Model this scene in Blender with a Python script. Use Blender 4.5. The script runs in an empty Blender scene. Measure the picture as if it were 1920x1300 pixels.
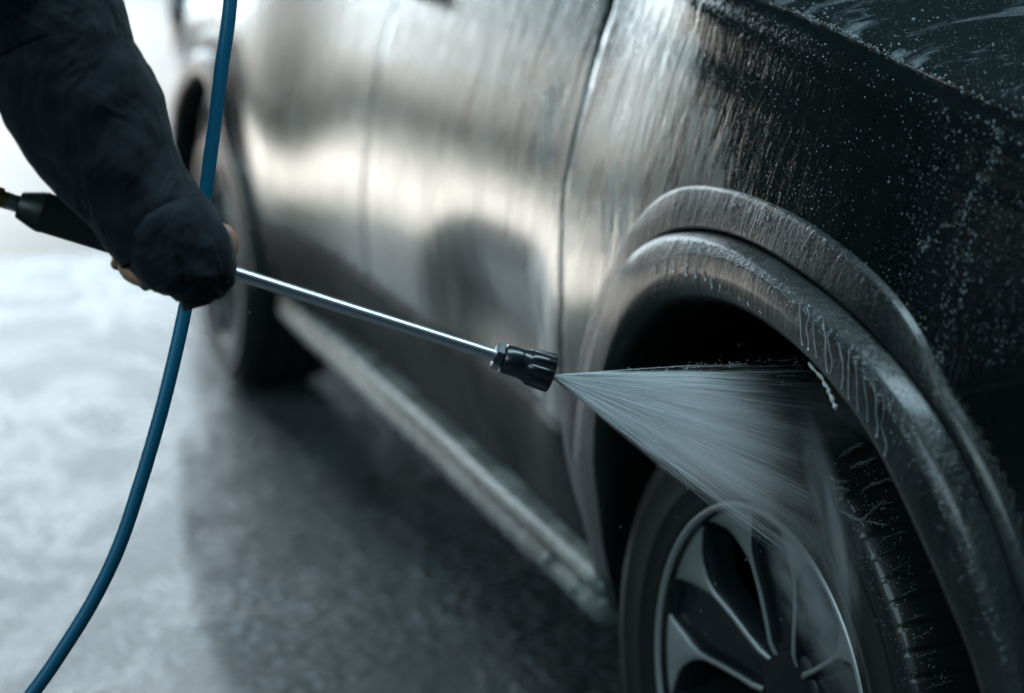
import bpy, bmesh, math, random
import numpy as np
from mathutils import Vector, Matrix, noise

random.seed(7); rng = np.random.default_rng(7)
sc = bpy.context.scene
COL = sc.collection
R = math.radians

# ------------------------------------------------------------------ camera, light, exposure
CAM = np.array([1.916, -.964, 1.346]); YAW, PIT, FPX = R(19.6), R(14.1), 3500.
cf = np.array([-math.cos(YAW)*math.cos(PIT), math.sin(YAW)*math.cos(PIT), -math.sin(PIT)])
cr = np.array([math.sin(YAW), math.cos(YAW), 0.]); cu = np.cross(cr, cf)
cam_data = bpy.data.cameras.new('camera'); cam = bpy.data.objects.new('camera', cam_data); COL.objects.link(cam)
cam.matrix_world = Matrix(((cr[0], cu[0], -cf[0], CAM[0]), (cr[1], cu[1], -cf[1], CAM[1]), (cr[2], cu[2], -cf[2], CAM[2]), (0, 0, 0, 1)))
cam_data.sensor_width = 36; cam_data.lens = 36*FPX/1920; cam_data.clip_end = 400; cam_data.clip_start = .05
cam_data.dof.use_dof = True; cam_data.dof.focus_distance = 2.06; cam_data.dof.aperture_fstop = 2.1
cam_data.dof.aperture_blades = 0
sc.camera = cam
sc.view_settings.view_transform = 'Standard'; sc.view_settings.look = 'None'
sc.view_settings.exposure = 0.0; sc.view_settings.gamma = 1.0
sc.cycles.use_denoising = True
sc.cycles.max_bounces = 10; sc.cycles.volume_bounces = 2; sc.cycles.transparent_max_bounces = 12
sc.cycles.caustics_reflective = False; sc.cycles.caustics_refractive = False

world = bpy.data.worlds.new('World'); sc.world = world; world.use_nodes = True
bg = world.node_tree.nodes['Background']; bg.inputs[0].default_value = (.14, .58, .70, 1); bg.inputs[1].default_value = .022

def area(name, loc, target, sx, sy, power, col):
    l = bpy.data.lights.new(name, 'AREA'); l.shape = 'RECTANGLE'; l.size = sx; l.size_y = sy; l.energy = power; l.color = col
    o = bpy.data.objects.new(name, l); COL.objects.link(o); o.location = loc
    o.rotation_euler = (Vector(target)-Vector(loc)).to_track_quat('-Z', 'Y').to_euler(); return o
# daylight at the open back of the bay, on the apron outside, and added lamps for reflections, fill and highlights
area('daylight_from_open_back', (-21, -.4, 5.9), (-2, 0, .4), 6.8, 9.8, 1450, (.76, .91, 1.))
area('added_reflection_lamp', (-20, -4.6, 2.5), (-2, -1, .6), 6, 3.2, 80, (1., .95, .88))  # added unseen lamp, gives the doors a soft grey reflection
area('daylight_on_apron', (-12, -.6, 7.0), (-12, -.6, 0), 12, 7, 230, (1., .94, .89)).data.spread = R(70)
area('added_sun_patch_lamp', (-10.2, -3.0, 6.0), (-10.2, -3.0, 0), 10, 3.2, 680, (1., .98, .94)).data.spread = R(30)  # added lamp, makes an unseen bright ground patch mirrored in the doors
area('added_cool_fill_lamp', (2.5, -7.0, 5.0), (0, 0, .7), 5, 3, 230, (.64, .90, 1.))  # added cool fill for the rim and the spray
area('added_overhead_lamp', (.1, .3, 4.6), (.1, .3, 0), 1.0, 4.4, 165, (.60, .88, 1.))  # added overhead lamp for highlights on lance tube, flange and spray

# ------------------------------------------------------------------ helpers
def at(px, py, d):
    return CAM + (cf + cr*(px-960)/FPX + cu*(650-py)/FPX)*d
def hit(px, py, yfun):
    d = cf + cr*(px-960)/FPX + cu*(650-py)/FPX; y = 0.
    for _ in range(60):
        t = (y-CAM[1])/d[1]; p = CAM+d*t; y = .6*y+.4*yfun(p[0], p[2])
    return p
def ip(x, xs, ys): return float(np.interp(x, xs, ys))
def smooth(a, b, x):
    t = min(1, max(0, (x-a)/(b-a))); return t*t*(3-2*t)

def empty(name, loc, parent=None):
    o = bpy.data.objects.new(name, None); COL.objects.link(o); o.empty_display_size = .05
    o.location = Vector(loc) - (wloc(parent) if parent else Vector((0, 0, 0))); o.parent = parent; return o
def wloc(o):
    v = Vector((0, 0, 0))
    while o is not None: v += o.location; o = o.parent
    return v
def tag(o, label, cat=None, group=None, kind=None):
    o['label'] = label
    if cat: o['category'] = cat
    if group: o['group'] = group
    if kind: o['kind'] = kind
    return o
def mesh(name, V, Fc, mat, parent=None, sm=True, solid=None, bevel=None, sub=0, base=None):
    """vertices in world space; the object's origin is put at the parent's origin, or at base"""
    o0 = wloc(parent) if parent else Vector(base if base is not None else (0, 0, 0))
    V = np.asarray(V, float) - np.array(o0)
    me = bpy.data.meshes.new(name); me.from_pydata([tuple(v) for v in V], [], [tuple(int(i) for i in q) for q in Fc]); me.update()
    me.validate()
    if sm: me.polygons.foreach_set('use_smooth', [True]*len(me.polygons))
    me.materials.append(mat)
    o = bpy.data.objects.new(name, me); COL.objects.link(o)
    if parent: o.parent = parent
    else: o.location = o0
    if solid:
        m = o.modifiers.new('s', 'SOLIDIFY'); m.thickness = solid; m.offset = -1
    if bevel:
        m = o.modifiers.new('b', 'BEVEL'); m.width = bevel; m.segments = 2; m.limit_method = 'ANGLE'; m.angle_limit = R(40)
    if sub:
        m = o.modifiers.new('u', 'SUBSURF'); m.levels = sub; m.render_levels = sub
    return o
def grid_faces(nu, nv, cu_=False, cv_=False, flip=False):
    F = []
    for i in range(nu if cu_ else nu-1):
        for j in range(nv if cv_ else nv-1):
            a, b = i*nv+j, ((i+1) % nu)*nv+j; c, d = ((i+1) % nu)*nv+(j+1) % nv, i*nv+(j+1) % nv
            F.append((a, d, c, b) if flip else (a, b, c, d))
    return F
class MB:
    def __init__(s): s.V = []; s.F = []; s.n = 0
    def add(s, V, F):
        V = np.asarray(V, float).reshape(-1, 3); s.V.append(V); s.F += [tuple(i+s.n for i in q) for q in F]; s.n += len(V)
    def tube(s, P, rad, n=8, cap=True):
        P = np.asarray(P, float); k = len(P); rad = np.broadcast_to(rad, (k,)); T = np.gradient(P, axis=0); rows = []
        ref = np.array([0, 0, 1.]) if abs(T[0, 2])/np.linalg.norm(T[0]) < .9 else np.array([1., 0, 0])
        for i in range(k):
            t = T[i]/np.linalg.norm(T[i]); a = ref-t*(ref@t); a /= np.linalg.norm(a); b = np.cross(t, a); ref = a
            an = np.arange(n)*2*math.pi/n
            rows.append(P[i]+rad[i]*(np.cos(an)[:, None]*a+np.sin(an)[:, None]*b))
        F = grid_faces(k, n, False, True)
        if cap: F += [tuple(range(n))[::-1], tuple(range((k-1)*n, k*n))]
        s.add(np.concatenate(rows), F)
    def box(s, a, b):
        a, b = np.array(a), np.array(b)
        V = [[(a, b)[i][0], (a, b)[j][1], (a, b)[k][2]] for i in (0, 1) for j in (0, 1) for k in (0, 1)]
        s.add(V, [(0, 1, 3, 2), (4, 6, 7, 5), (0, 4, 5, 1), (2, 3, 7, 6), (0, 2, 6, 4), (1, 5, 7, 3)])
    def build(s, name, mat, parent=None, **k): return mesh(name, np.concatenate(s.V), s.F, mat, parent, **k)
def lathe(origin, axis, prof, n=40, wob=None, ref=(0, 0, 1)):
    """prof: (distance along axis, radius). returns V,F"""
    ax = np.array(axis, float); ax /= np.linalg.norm(ax); ref = np.array(ref, float); a = ref-ax*(ref@ax); a /= np.linalg.norm(a); b = np.cross(ax, a)
    V = []
    for i, (h, rr) in enumerate(prof):
        for j in range(n):
            t = 2*math.pi*j/n; q = rr*(wob(i, t) if wob else 1)
            V.append(np.array(origin)+ax*h+q*(math.cos(t)*a+math.sin(t)*b))
    return np.array(V), grid_faces(len(prof), n, False, True)

# ------------------------------------------------------------------ materials
class NT:
    def __init__(s, name):
        s.m = bpy.data.materials.new(name); s.m.use_nodes = True; s.t = s.m.node_tree; s.p = s.t.nodes['Principled BSDF']; s.o = s.t.nodes['Material Output']
    def n(s, typ, **k):
        nd = s.t.nodes.new(typ)
        for a, b in k.items():
            if a == 'ins':
                for i, v in b.items(): s.set(nd, i, v)
            else: setattr(nd, a, b)
        return nd
    def set(s, nd, i, v):
        if isinstance(v, bpy.types.NodeSocket): s.t.links.new(v, nd.inputs[i])
        else: nd.inputs[i].default_value = v
    def P(s, **k):
        for a, b in k.items(): s.set(s.p, a.replace('_', ' '), b)
    def coord(s, scale=(1, 1, 1), loc=(0, 0, 0), rot=(0, 0, 0), geo=False):
        src = s.n('ShaderNodeNewGeometry').outputs['Position'] if geo else s.n('ShaderNodeTexCoord').outputs['Object']
        return s.n('ShaderNodeMapping', ins={'Vector': src, 'Scale': scale, 'Location': loc, 'Rotation': rot}).outputs[0]
    def noise(s, vec, scale, detail=4, rough=.55, dist=0):
        return s.n('ShaderNodeTexNoise', ins={'Vector': vec, 'Scale': scale, 'Detail': detail, 'Roughness': rough, 'Distortion': dist}).outputs[0]
    def ramp(s, fac, a, b, ca=(0, 0, 0, 1), cb=(1, 1, 1, 1)):
        nd = s.n('ShaderNodeValToRGB', ins={0: fac}); e = nd.color_ramp.elements; e[0].position = a; e[1].position = b; e[0].color = ca; e[1].color = cb; return nd.outputs[0]
    def math(s, op, a, b=0., c=0.):
        nd = s.n('ShaderNodeMath', operation=op); s.set(nd, 0, a); s.set(nd, 1, b); s.set(nd, 2, c); return nd.outputs[0]
    def mix(s, fac, a, b):
        nd = s.n('ShaderNodeMix', data_type='RGBA'); s.set(nd, 0, fac); s.set(nd, 6, a); s.set(nd, 7, b); return nd.outputs[2]
    def bump(s, h, strength, dist, normal=None):
        nd = s.n('ShaderNodeBump', ins={'Height': h, 'Strength': strength, 'Distance': dist})
        if normal: s.set(nd, 'Normal', normal)
        return nd.outputs[0]

def simple(name, col, rough=.5, metal=0, coat=0, bump=None, spec=.5):
    M = NT(name); M.P(Base_Color=(*col, 1), Roughness=rough, Metallic=metal, Coat_Weight=coat, Specular_IOR_Level=spec)
    if bump:
        M.P(Normal=M.bump(M.noise(M.coord(geo=True), bump[0], 4), bump[1], bump[2]))
    return M.m

# wet black metallic paint: runs of soapy water down the panels, fine droplets, thin soap film
M = NT('wet_black_paint')
pos = M.coord(geo=True)
runs = M.noise(M.coord((1, 1, .07), geo=True), 34, 4, .55, .4)
runs2 = M.noise(M.coord((1, 1, .1), geo=True), 150, 3, .5, .4)
fine = M.noise(pos, 420, 2, .5)
film = M.noise(M.coord((1, 1, .10), (3, 1, 5), geo=True), 26, 5, .62, .5)
sxp = M.n('ShaderNodeSeparateXYZ', ins={0: M.n('ShaderNodeNewGeometry').outputs['Position']})
edge = M.math('ADD', M.math('ADD', sxp.outputs[0], .31), M.math('MULTIPLY', M.math('SUBTRACT', sxp.outputs[2], 1.13), 1.6))
rag = M.noise(M.coord((1, 1, .4), (0, 0, 0), (0, .5, 0), geo=True), 24, 4, .65, .3)
edge = M.math('ADD', edge, M.math('MULTIPLY', M.math('SUBTRACT', rag, .5), .38))
unr = M.ramp(edge, .0, .07, (1, 1, 1, 1), (.05, .05, .05, 1))
filmm = M.math('MULTIPLY', M.math('ADD', .22, M.math('MULTIPLY', M.ramp(film, .36, .66), .55)), unr)
h = M.math('ADD', M.math('MULTIPLY', runs, .7), M.math('MULTIPLY', runs2, .3))
nb = M.bump(h, .6, .0026); nb = M.bump(fine, .25, .0006, nb)
M.P(Base_Color=M.mix(filmm, (.055, .064, .062, 1), (.33, .375, .36, 1)),
    Metallic=M.math('SUBTRACT', .95, M.math('MULTIPLY', filmm, .55)), Roughness=M.math('ADD', .14, M.math('MULTIPLY', filmm, .36)),
    Coat_Weight=1., Coat_Roughness=.05, Normal=nb, Coat_Normal=nb)
PAINT = M.m
# soapy, foamier paint of the bonnet
M = NT('soapy_black_paint')
pos = M.coord(geo=True)
film = M.noise(M.coord((1, .35, 1), (3, 1, 5), (0, 0, .6), geo=True), 13, 7, .66, .8)
filmm = M.ramp(film, .53, .80); specks = M.ramp(M.noise(pos, 330, 1, .5), .66, .74)
fm = M.math('MINIMUM', M.math('ADD', M.math('MULTIPLY', filmm, .8), M.math('MULTIPLY', specks, .35)), 1.)
nb = M.bump(M.noise(pos, 260, 3), .35, .001)
M.P(Base_Color=M.mix(fm, (.012, .015, .016, 1), (.42, .48, .52, 1)), Metallic=0., Roughness=M.math('ADD', .12, M.math('MULTIPLY', fm, .5)), Coat_Weight=.6, Coat_Roughness=.1, Normal=nb)
HOOD = M.m
# wet textured black plastic trim
def trim(name, col, r0, streak, wet=1.):
    M = NT(name); pos = M.coord(geo=True)
    runs = M.noise(M.coord((1, 1, .12), geo=True), 70, 5, .62, .35)
    drops = M.noise(pos, 300, 2, .5, .2)
    nb = M.bump(M.ramp(runs, .35, .65), streak, .0016); nb = M.bump(M.ramp(drops, .56, .70), .4*wet, .0009, nb); nb = M.bump(M.ramp(M.noise(M.coord((1, 1, .5), (5, 5, 5), geo=True), 120, 2, .5, .3), .62, .70), .5*wet, .0014, nb); nb = M.bump(M.noise(pos, 1500, 2), .12, .0003, nb)
    dry = M.ramp(M.noise(M.coord((1, 1, .35), (1, 2, 3), geo=True), 14, 5, .6), .42, .62)
    M.P(Base_Color=M.mix(dry, (*col, 1), (col[0]*1.9, col[1]*1.9, col[2]*1.9, 1)), Roughness=M.math('ADD', r0, M.math('MULTIPLY', dry, .14)), Coat_Weight=.32*wet, Coat_Roughness=.14, Normal=nb, Specular_IOR_Level=.42)
    return M.m
TRIM = trim('wet_grey_plastic', (.012, .0145, .0145), .30, .45)
LOWTRIM = trim('wet_lower_plastic', (.008, .011, .013), .50, .30, .05)
SILL = trim('wet_sill_plastic', (.20, .215, .20), .22, .35)
RUBBER = simple('wet_rubber', (.012, .013, .013), .42, 0, .25, (900, .25, .0006), .4)
LINER = simple('liner_plastic', (.006, .008, .010), .5, 0, .1)
GAP = simple('gap_black', (.002, .002, .002), .9, spec=.1)
FACE = simple('machined_alloy', (.36, .38, .38), .40, .4, .3, (700, .1, .0003))
POCKET = simple('wheel_pocket_paint', (.020, .026, .030), .26, .2, .6, (350, .3, .0008))
DISC = simple('brake_disc', (.04, .045, .048), .4, .6)
STEEL = simple('brushed_steel', (.62, .63, .70), .36, 1., 0, (500, .08, .0002))
CHROME = simple('plated_steel', (.45, .47, .50), .2, 1.)
BRASS = simple('brass', (.36, .24, .10), .32, 1.)
GRIPM = simple('grip_rubber', (.010, .014, .013), .42, 0, 0, (900, .2, .0004))
NOZM = simple('nozzle_plastic', (.009, .012, .016), .28, 0, .3, (600, .15, .0003))
HOSEM = simple('blue_hose_rubber', (.007, .165, .30), .42, 0, .15, (300, .1, .0005))
SKIN = NT('skin'); SKIN.P(Base_Color=(.40, .22, .155, 1), Roughness=.5, Subsurface_Weight=.12, Subsurface_Radius=(.01, .004, .002), Subsurface_Scale=.5); SKIN = SKIN.m
M = NT('navy_fabric'); w = M.noise(M.coord(geo=True), 1400, 2); fold = M.noise(M.coord(geo=True), 26, 4, .6)
M.P(Base_Color=M.mix(fold, (.0007, .0036, .0078, 1), (.0013, .0076, .0150, 1)), Roughness=.78, Specular_IOR_Level=.25, Sheen_Weight=.12, Normal=M.bump(w, .2, .0006, M.bump(M.noise(M.coord((1, 1, .55), geo=True), 17, 3, .5, .8), .9, .018))); JACKET = M.m
TROUSER = simple('dark_trousers', (.012, .013, .016), .85); BOOT = simple('boot_rubber', (.01, .01, .01), .5); HAIR = simple('dark_hair', (.012, .009, .007), .6)
GLASS = simple('dark_window_glass', (.004, .006, .007), .04, 0, 1.)
LAMPM = simple('red_tail_lens', (.012, .005, .005), .15, 0, 1.)
M = NT('water'); M.P(Base_Color=(.95, 1, 1, 1), Roughness=.03, IOR=1.33, Transmission_Weight=1.); WATER = M.m
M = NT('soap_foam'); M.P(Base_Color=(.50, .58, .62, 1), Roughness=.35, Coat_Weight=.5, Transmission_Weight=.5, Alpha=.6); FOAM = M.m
M = NT('soap_suds'); M.P(Base_Color=(.78, .80, .80, 1), Roughness=.35, Coat_Weight=.4, Alpha=.8); SUDS = M.m
M = NT('water_bead'); M.P(Base_Color=(.42, .50, .53, 1), Roughness=.12, Coat_Weight=1., Transmission_Weight=.5); BEAD = M.m

# ------------------------------------------------------------------ ground
M = NT('wet_concrete')
pos = M.coord(geo=True)
big = M.noise(M.coord((1, 1.6, 1), geo=True), 1.5, 6, .62, .6); pud = M.ramp(big, .44, .56)
grit = M.noise(pos, 95, 4, .65); grit2 = M.noise(pos, 30, 3, .55); mid = M.noise(pos, 6, 4, .6)
nb = M.bump(M.noise(pos, 11, 3, .5), .8, .02); nb = M.bump(grit2, .9, .018, nb); nb = M.bump(grit, M.math('SUBTRACT', 1., M.math('MULTIPLY', pud, .3)), .010, nb)
spk = M.noise(pos, 190, 2)
glint_flecks = M.math('MULTIPLY', M.ramp(M.noise(pos, 48, 2, .5), .54, .60), M.ramp(M.noise(pos, 1.7, 5, .65, .4), .36, .62))  # pale flecks painted into the floor colour for wet sparkles
M.P(Base_Color=M.mix(M.math('MULTIPLY', glint_flecks, .48), M.mix(mid, (.022, .028, .028, 1), (.075, .088, .086, 1)), (.72, .78, .83, 1)), Roughness=M.math('ADD', .08, M.math('MULTIPLY', M.math('SUBTRACT', 1., pud), .44)), Specular_IOR_Level=.7, Coat_Weight=.25, Coat_Roughness=.1, Normal=nb)
WET = M.m
M = NT('pale_dry_concrete'); pos = M.coord(geo=True)
M.P(Base_Color=M.mix(M.noise(pos, 1.4, 6, .62), (.46, .43, .40, 1), (.62, .60, .575, 1)), Roughness=.55, Normal=M.bump(M.noise(pos, 60, 4), .4, .006)); DRY = M.m
g = MB(); g.add([(-4.95, -60, 0), (60, -60, 0), (60, 60, 0), (-4.95, 60, 0)], [(0, 1, 2, 3)])
tag(g.build('ground', WET, sm=False), 'dark wet concrete floor beside and under the car', kind='structure')
g = MB(); g.add([(-140, -90, 0), (-4.95, -90, 0), (-4.95, 90, 0), (-140, 90, 0)], [(0, 1, 2, 3)])
tag(g.build('apron', DRY, sm=False), 'pale sunlit concrete apron behind the car', kind='structure')

# ------------------------------------------------------------------ the car
XR = -3.0       # rear axle
TZ = [.20, .36, .44, .52, .58, .64, .70, .74, .79, .84, .90, .95, 1.00, 1.04, 1.065, 1.085, 1.12, 1.20, 1.28]   # height
TT = [-14, -14, -17, -13, -8, -4, 0, 3, 6.5, 8.5, 9.5, 11, 14, 16, 14, 19, 21, 22, 24]                          # lean of the side, degrees
PZ = [.20]+[round(.30+.03*k, 3) for k in range(33)]; PY = []; _y = 0.
for _k, _z in enumerate(PZ):
    if _k:
        for _q in np.linspace(PZ[_k-1], _z, 12)[1:]: _y += math.tan(R(ip(_q, TZ, TT)))*(_z-PZ[_k-1])/11
    PY.append(_y)
_y0 = ip(.78, PZ, PY)+.002; PY = [q-_y0 for q in PY]
from itertools import product
def cr_interp(x, xs, ys):
    i = int(np.clip(np.searchsorted(xs, x)-1, 0, len(xs)-2)); h_ = xs[i+1]-xs[i]; t = (x-xs[i])/h_
    m = lambda k: (ys[min(k+1, len(xs)-1)]-ys[max(k-1, 0)])/(xs[min(k+1, len(xs)-1)]-xs[max(k-1, 0)])
    t = min(max(t, -.2), 1.2)
    return (2*t**3-3*t*t+1)*ys[i]+(t**3-2*t*t+t)*h_*m(i)+(-2*t**3+3*t*t)*ys[i+1]+(t**3-t*t)*h_*m(i+1)
def body(x, z):
    y = cr_interp(z, PZ, PY)
    if x > .1: y += .34*(x-.1)**2
    # haunches over both axles
    for xa, s in ((0, .012), (XR, .06)):
        rr = math.hypot(x-xa, (z-.365)*.9); y -= s*math.exp(-((rr-.58)/(.16 if xa == 0 else .36))**2)
    # scoop of the lower doors, deepest ahead of the front arch
    y += .034*math.exp(-((z-.65)/.11)**2)*smooth(-.58, -.74, x)*smooth(-1.32, -.92, x)
    return y
GAPZ = None
def XGF(z):
    global GAPZ
    if GAPZ is None:
        q = sorted([tuple(hit(a_, b_, body)[[2, 0]]) for a_, b_ in ((1150, -40), (1140, 0), (1118, 100), (1095, 200), (1076, 270), (1062, 340), (1054, 450), (1053, 560), (1054, 660))]); GAPZ = ([k[0] for k in q], [k[1] for k in q])
    return ip(z, *GAPZ)
def sheet(name, fn, nu, nv, mat, parent, cut=None, solid=.004, flip=False):
    V = np.array([fn(i/(nu-1), j/(nv-1)) for i in range(nu) for j in range(nv)]); F = grid_faces(nu, nv, flip=flip)
    if cut is not None:
        keep = np.array([not cut(v) for v in V]); F = [q for q in F if all(keep[k] for k in q)]
        used = sorted({k for q in F for k in q}); mp = {k: i for i, k in enumerate(used)}; V = V[used]; F = [tuple(mp[k] for k in q) for q in F]
    o = mesh(name, V, F, mat, parent, solid=solid)
    if name in ('front_fender', 'front_bumper', 'front_door', 'rear_door', 'lower_trim', 'rear_quarter_panel', 'door_jamb'):   # panels face outwards, thickness goes in
        if sum(p.normal.y*p.area for p in o.data.polygons) > 0: o.data.flip_normals()
    return o

car = empty('car', (-1.5, .9, 0)); tag(car, 'dark wet sport utility car being hosed down, front wheel nearest', 'car')

# traced lines of the front arch trim: (image x, image y)
TA = [(1120, 1050), (1095, 950), (1080, 800), (1085, 700), (1110, 600), (1150, 500), (1205, 400), (1240, 365), (1275, 350), (1360, 358), (1450, 390), (1560, 455), (1640, 520), (1720, 610), (1775, 740), (1840, 890), (1905, 1060), (1925, 1130)]
TB = [(1135, 1060), (1110, 950), (1098, 800), (1115, 700), (1140, 600), (1180, 500), (1230, 445), (1290, 430), (1380, 445), (1480, 500), (1600, 590), (1700, 690), (1760, 765), (1850, 930), (1910, 1100), (1925, 1150)]
TC = [(1141, 1060), (1124, 950), (1115, 800), (1130, 700), (1160, 590), (1200, 520), (1260, 482), (1310, 478), (1400, 505), (1480, 560), (1580, 655), (1680, 790), (1770, 960), (1850, 1150), (1890, 1290)]
TD = [(1148, 1060), (1138, 950), (1130, 800), (1142, 720), (1170, 640), (1230, 580), (1310, 570), (1400, 600), (1480, 655), (1560, 735), (1640, 850), (1700, 980), (1780, 1160), (1830, 1300)]
def ABODY(x, z):
    zz = max(z, .62); return body(x, zz)+((body(-.57, z)-body(-.57, zz))*smooth(0, -.2, x)-.007*smooth(.60, .54, z)*smooth(-.35, -.5, x) if x < 0 and z < .62 else 0)
def polar(pts, off, xa=0.):
    T, Rr = [], []
    for p in pts:
        q = hit(*p, lambda x, z: ABODY(x, z)+off); T.append(math.atan2(q[2]-.365, q[0]-xa)); Rr.append(math.hypot(q[0]-xa, q[2]-.365))
    o = np.argsort(T); return np.array(T)[o], np.array(Rr)[o]
CA, CB, CC, CD = polar(TA, -.003), polar(TB, -.010), polar(TC, -.040), polar(TD, -.034)
NTH = 150; THS = np.linspace(R(186), R(2), NTH)
def curve(c):
    r = np.interp(THS, c[0], c[1]); k = np.exp(-.5*(np.arange(-9, 10)/3.2)**2); k /= k.sum()
    return np.convolve(np.pad(r, 9, mode='edge'), k, 'valid')
rA, rB, rC, rD = curve(CA), curve(CB), curve(CC), curve(CD)
XG = XGF(.6); print('XG', XG)
rA = np.array([max(r_, smooth(R(138), R(152), t_)*min(.62, (-XG-.005)/max(.3, -math.cos(t_)))) for r_, t_ in zip(rA, THS)])
rA = np.maximum(rA, rB+.014)
def arch_pt(th, r, off, xa=0., scale=1.):
    x, z = xa+r*math.cos(th), .365+r*math.sin(th); return (x, (ABODY(x-xa, z) if xa == 0 else body(x, max(z, .62))+(.04*max(0, (.75-z)/.4) if x > xa else 0))+off, z)
def arch_trim(name, rows, xa, mat, parent):
    V = []
    for r, off, in rows:
        for k, th in enumerate(THS):
            if callable(off): V.append(off(k, th, r[k]))
            else: V.append(arch_pt(th, r[k], off, xa))
    return mesh(name, V, grid_faces(len(rows), NTH), mat, parent)
def rows_outer(a, b):
    lerp = lambda t: a*(1-t)+b*t
    return [(a+.001, .010), (a+.0005, -.004), (lerp(.03), -.0068), (lerp(.10), -.0082), (lerp(.5), -.0105), (lerp(.9), -.0125), (lerp(.97), -.012), (b, -.007), (b-.001, .010)]
def rows_flange(b, c, d):
    L = lambda p, q, t: p*(1-t)+q*t
    bb = b-.006
    return [(bb+.003, .008), (bb+.003, -.010), (bb+.002, -.025), (L(bb, c, .04), -.0315), (L(bb, c, .11), -.0345), (L(bb, c, .5), -.0385), (L(bb, c, .92), -.0410), (c, -.0415), (L(c, d, .05), -.0415),
            (L(c, d, .3), -.0425), (L(c, d, .6), -.0415), (L(c, d, .8), -.037), (L(c, d, .92), -.029), (d-.002, -.016), (d+.002, .004), (d+.008, .045)]
band = arch_trim('wheel_arch_trim', rows_outer(rA, rB), 0., TRIM, car)
flange = arch_trim('arch_flange', rows_flange(rB, rC, rD), 0., TRIM, band)
# groove floor between the two
arch_trim('trim_joint', [(rB+.004, .004), (rB-.012, .004)], 0., GAP, band)

# front fender: side panel rolling over to the bonnet gap
_n = sum(1 for q in PZ if q < 1.13); _yt = PY[_n-1]
FZ = PZ[1:_n]+[1.150, 1.168, 1.178, 1.181]; FY = PY[1:_n]+[_yt+.010, _yt+.026, _yt+.044, max(_yt+.058, .1)]
print('belt y', _yt, FY[-4:])
def fender_prof(s):
    k = s*(len(FZ)-1); i = np.arange(len(FZ)); return cr_interp(k, i, FY), cr_interp(k, i, FZ)
def fender(u, v):
    s = .05+.95*v; y, z = fender_prof(s); x0 = XGF(z)+.0025; x = x0+u*(.80-x0); w = min(1, max(0, (z-.88)/.27)); z2 = z-(.125 if x < 0 else .165)*x*w*(.6+.4*w)-.02*x*abs(x)*w
    yy = body(x, z)-cr_interp(z, PZ, PY) + y; k = smooth(x0+.42, x0, x)
    return (x, yy*(1-k)+body(x, min(z2, 1.28))*k, z2)
def in_arch(v):
    r = math.hypot(v[0], v[2]-.365); th = math.atan2(v[2]-.365, v[0]); th = th if th > -1.6 else th+2*math.pi
    return r < np.interp(th, THS[::-1], rA[::-1])-.012
sheet('front_fender', fender, 150, 120, PAINT, car, cut=in_arch)
# bonnet
def hood(u, v):
    x = -.62+u*1.42; k = v*8; i = np.arange(9)
    y = cr_interp(k, i, [.112, .1075, .112, .14, .24, .42, .65, .9, 1.2]); z = cr_interp(k, i, [1.150, 1.176, 1.186, 1.194, 1.209, 1.228, 1.245, 1.252, 1.250])
    return (x, y+(.34*(x-.1)**2 if x > .1 else 0)*(1-min(1, v*1.1)), z-(.125 if x < 0 else .165)*x-.02*x*abs(x)-.05*max(0, x-.2)**2)
sheet('bonnet', hood, 70, 60, HOOD, car, solid=.003, flip=False)
def gut(u, v):
    x = -.6+u*1.38; return (x, .092+.03*v+(.34*(x-.1)**2 if x > .1 else 0), 1.160-(.125 if x < 0 else .165)*x-.02*x*abs(x))
sheet('bonnet_gutter', gut, 40, 2, GAP, car, solid=.002)
# bumper corner below the seam
def zseam(x): return .872+.42*(x-.42)
def bumper(u, v):
    x = .34+u*.46; z1 = zseam(x)-.003; z = .30+v*(z1-.30); return (x, body(x, z)-.0008+.005*smooth(z1-.005, z1, z), z)
sheet('front_bumper', bumper, 40, 110, PAINT, car, cut=in_arch)
# doors
XD2 = -1.66; XD3 = -2.70
def door(x0, x1, z0=.36, z1=1.27):
    def fn(u, v):
        z = z0+(z1-z0)*v; a, b = x0(z), x1(z); x = b+(a-b)*u; return (x, body(x, z), z)
    return fn
def xfront(z): return XGF(z)-.0025 + (.02*max(0, (.5-z)/.14)**2)
def xrear3(z): return XD3-.0 + .30*smooth(.95, .45, z)
d1 = sheet('front_door', door(lambda z: xfront(z), lambda z: XD2+.0025), 90, 90, PAINT, car)
d2 = sheet('rear_door', door(lambda z: XD2-.0025, lambda z: xrear3(z)), 80, 80, PAINT, car)
# lower door trim, 9 mm proud
def lowtrim(x0, x1):
    prof = [(0, 1.0, .004), (0, 1.0, -.004), (.02, .985, -.009), (.15, .9, -.011), (.5, .6, -.010), (.85, .3, -.009), (1, 0, -.006)]
    ks = np.linspace(0, 6, 24)
    def fn(u, v):
        k = ks[int(round(v*23))]; i = np.arange(7); zt = cr_interp(k, i, [q[1] for q in prof]); off = cr_interp(k, i, [q[2] for q in prof])
        z = .365+zt*(.556-.365); x = x1(z)+(x0(z)-x1(z))*u; return (x, body(x, z)+off, z)
    return fn
sheet('lower_trim', lowtrim(lambda z: xfront(z), lambda z: XD2+.003), 60, 24, LOWTRIM, d1, flip=True)
sheet('lower_trim', lowtrim(lambda z: XD2-.003, lambda z: xrear3(z)), 60, 24, LOWTRIM, d2, flip=True)
# shadow gaps behind the shut lines
for xf in (lambda z: XGF(z)+(.02*max(0, (.5-z)/.14)**2), lambda z: XD2, lambda z: xrear3(z)):
    def gp(u, v, xf=xf):
        z = .37+v*.9; x = xf(z)+(u-.5)*.03; return (x, body(x, z)+.007, z)
    sheet('door_jamb', gp, 3, 40, GAP, car, solid=.002)
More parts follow.
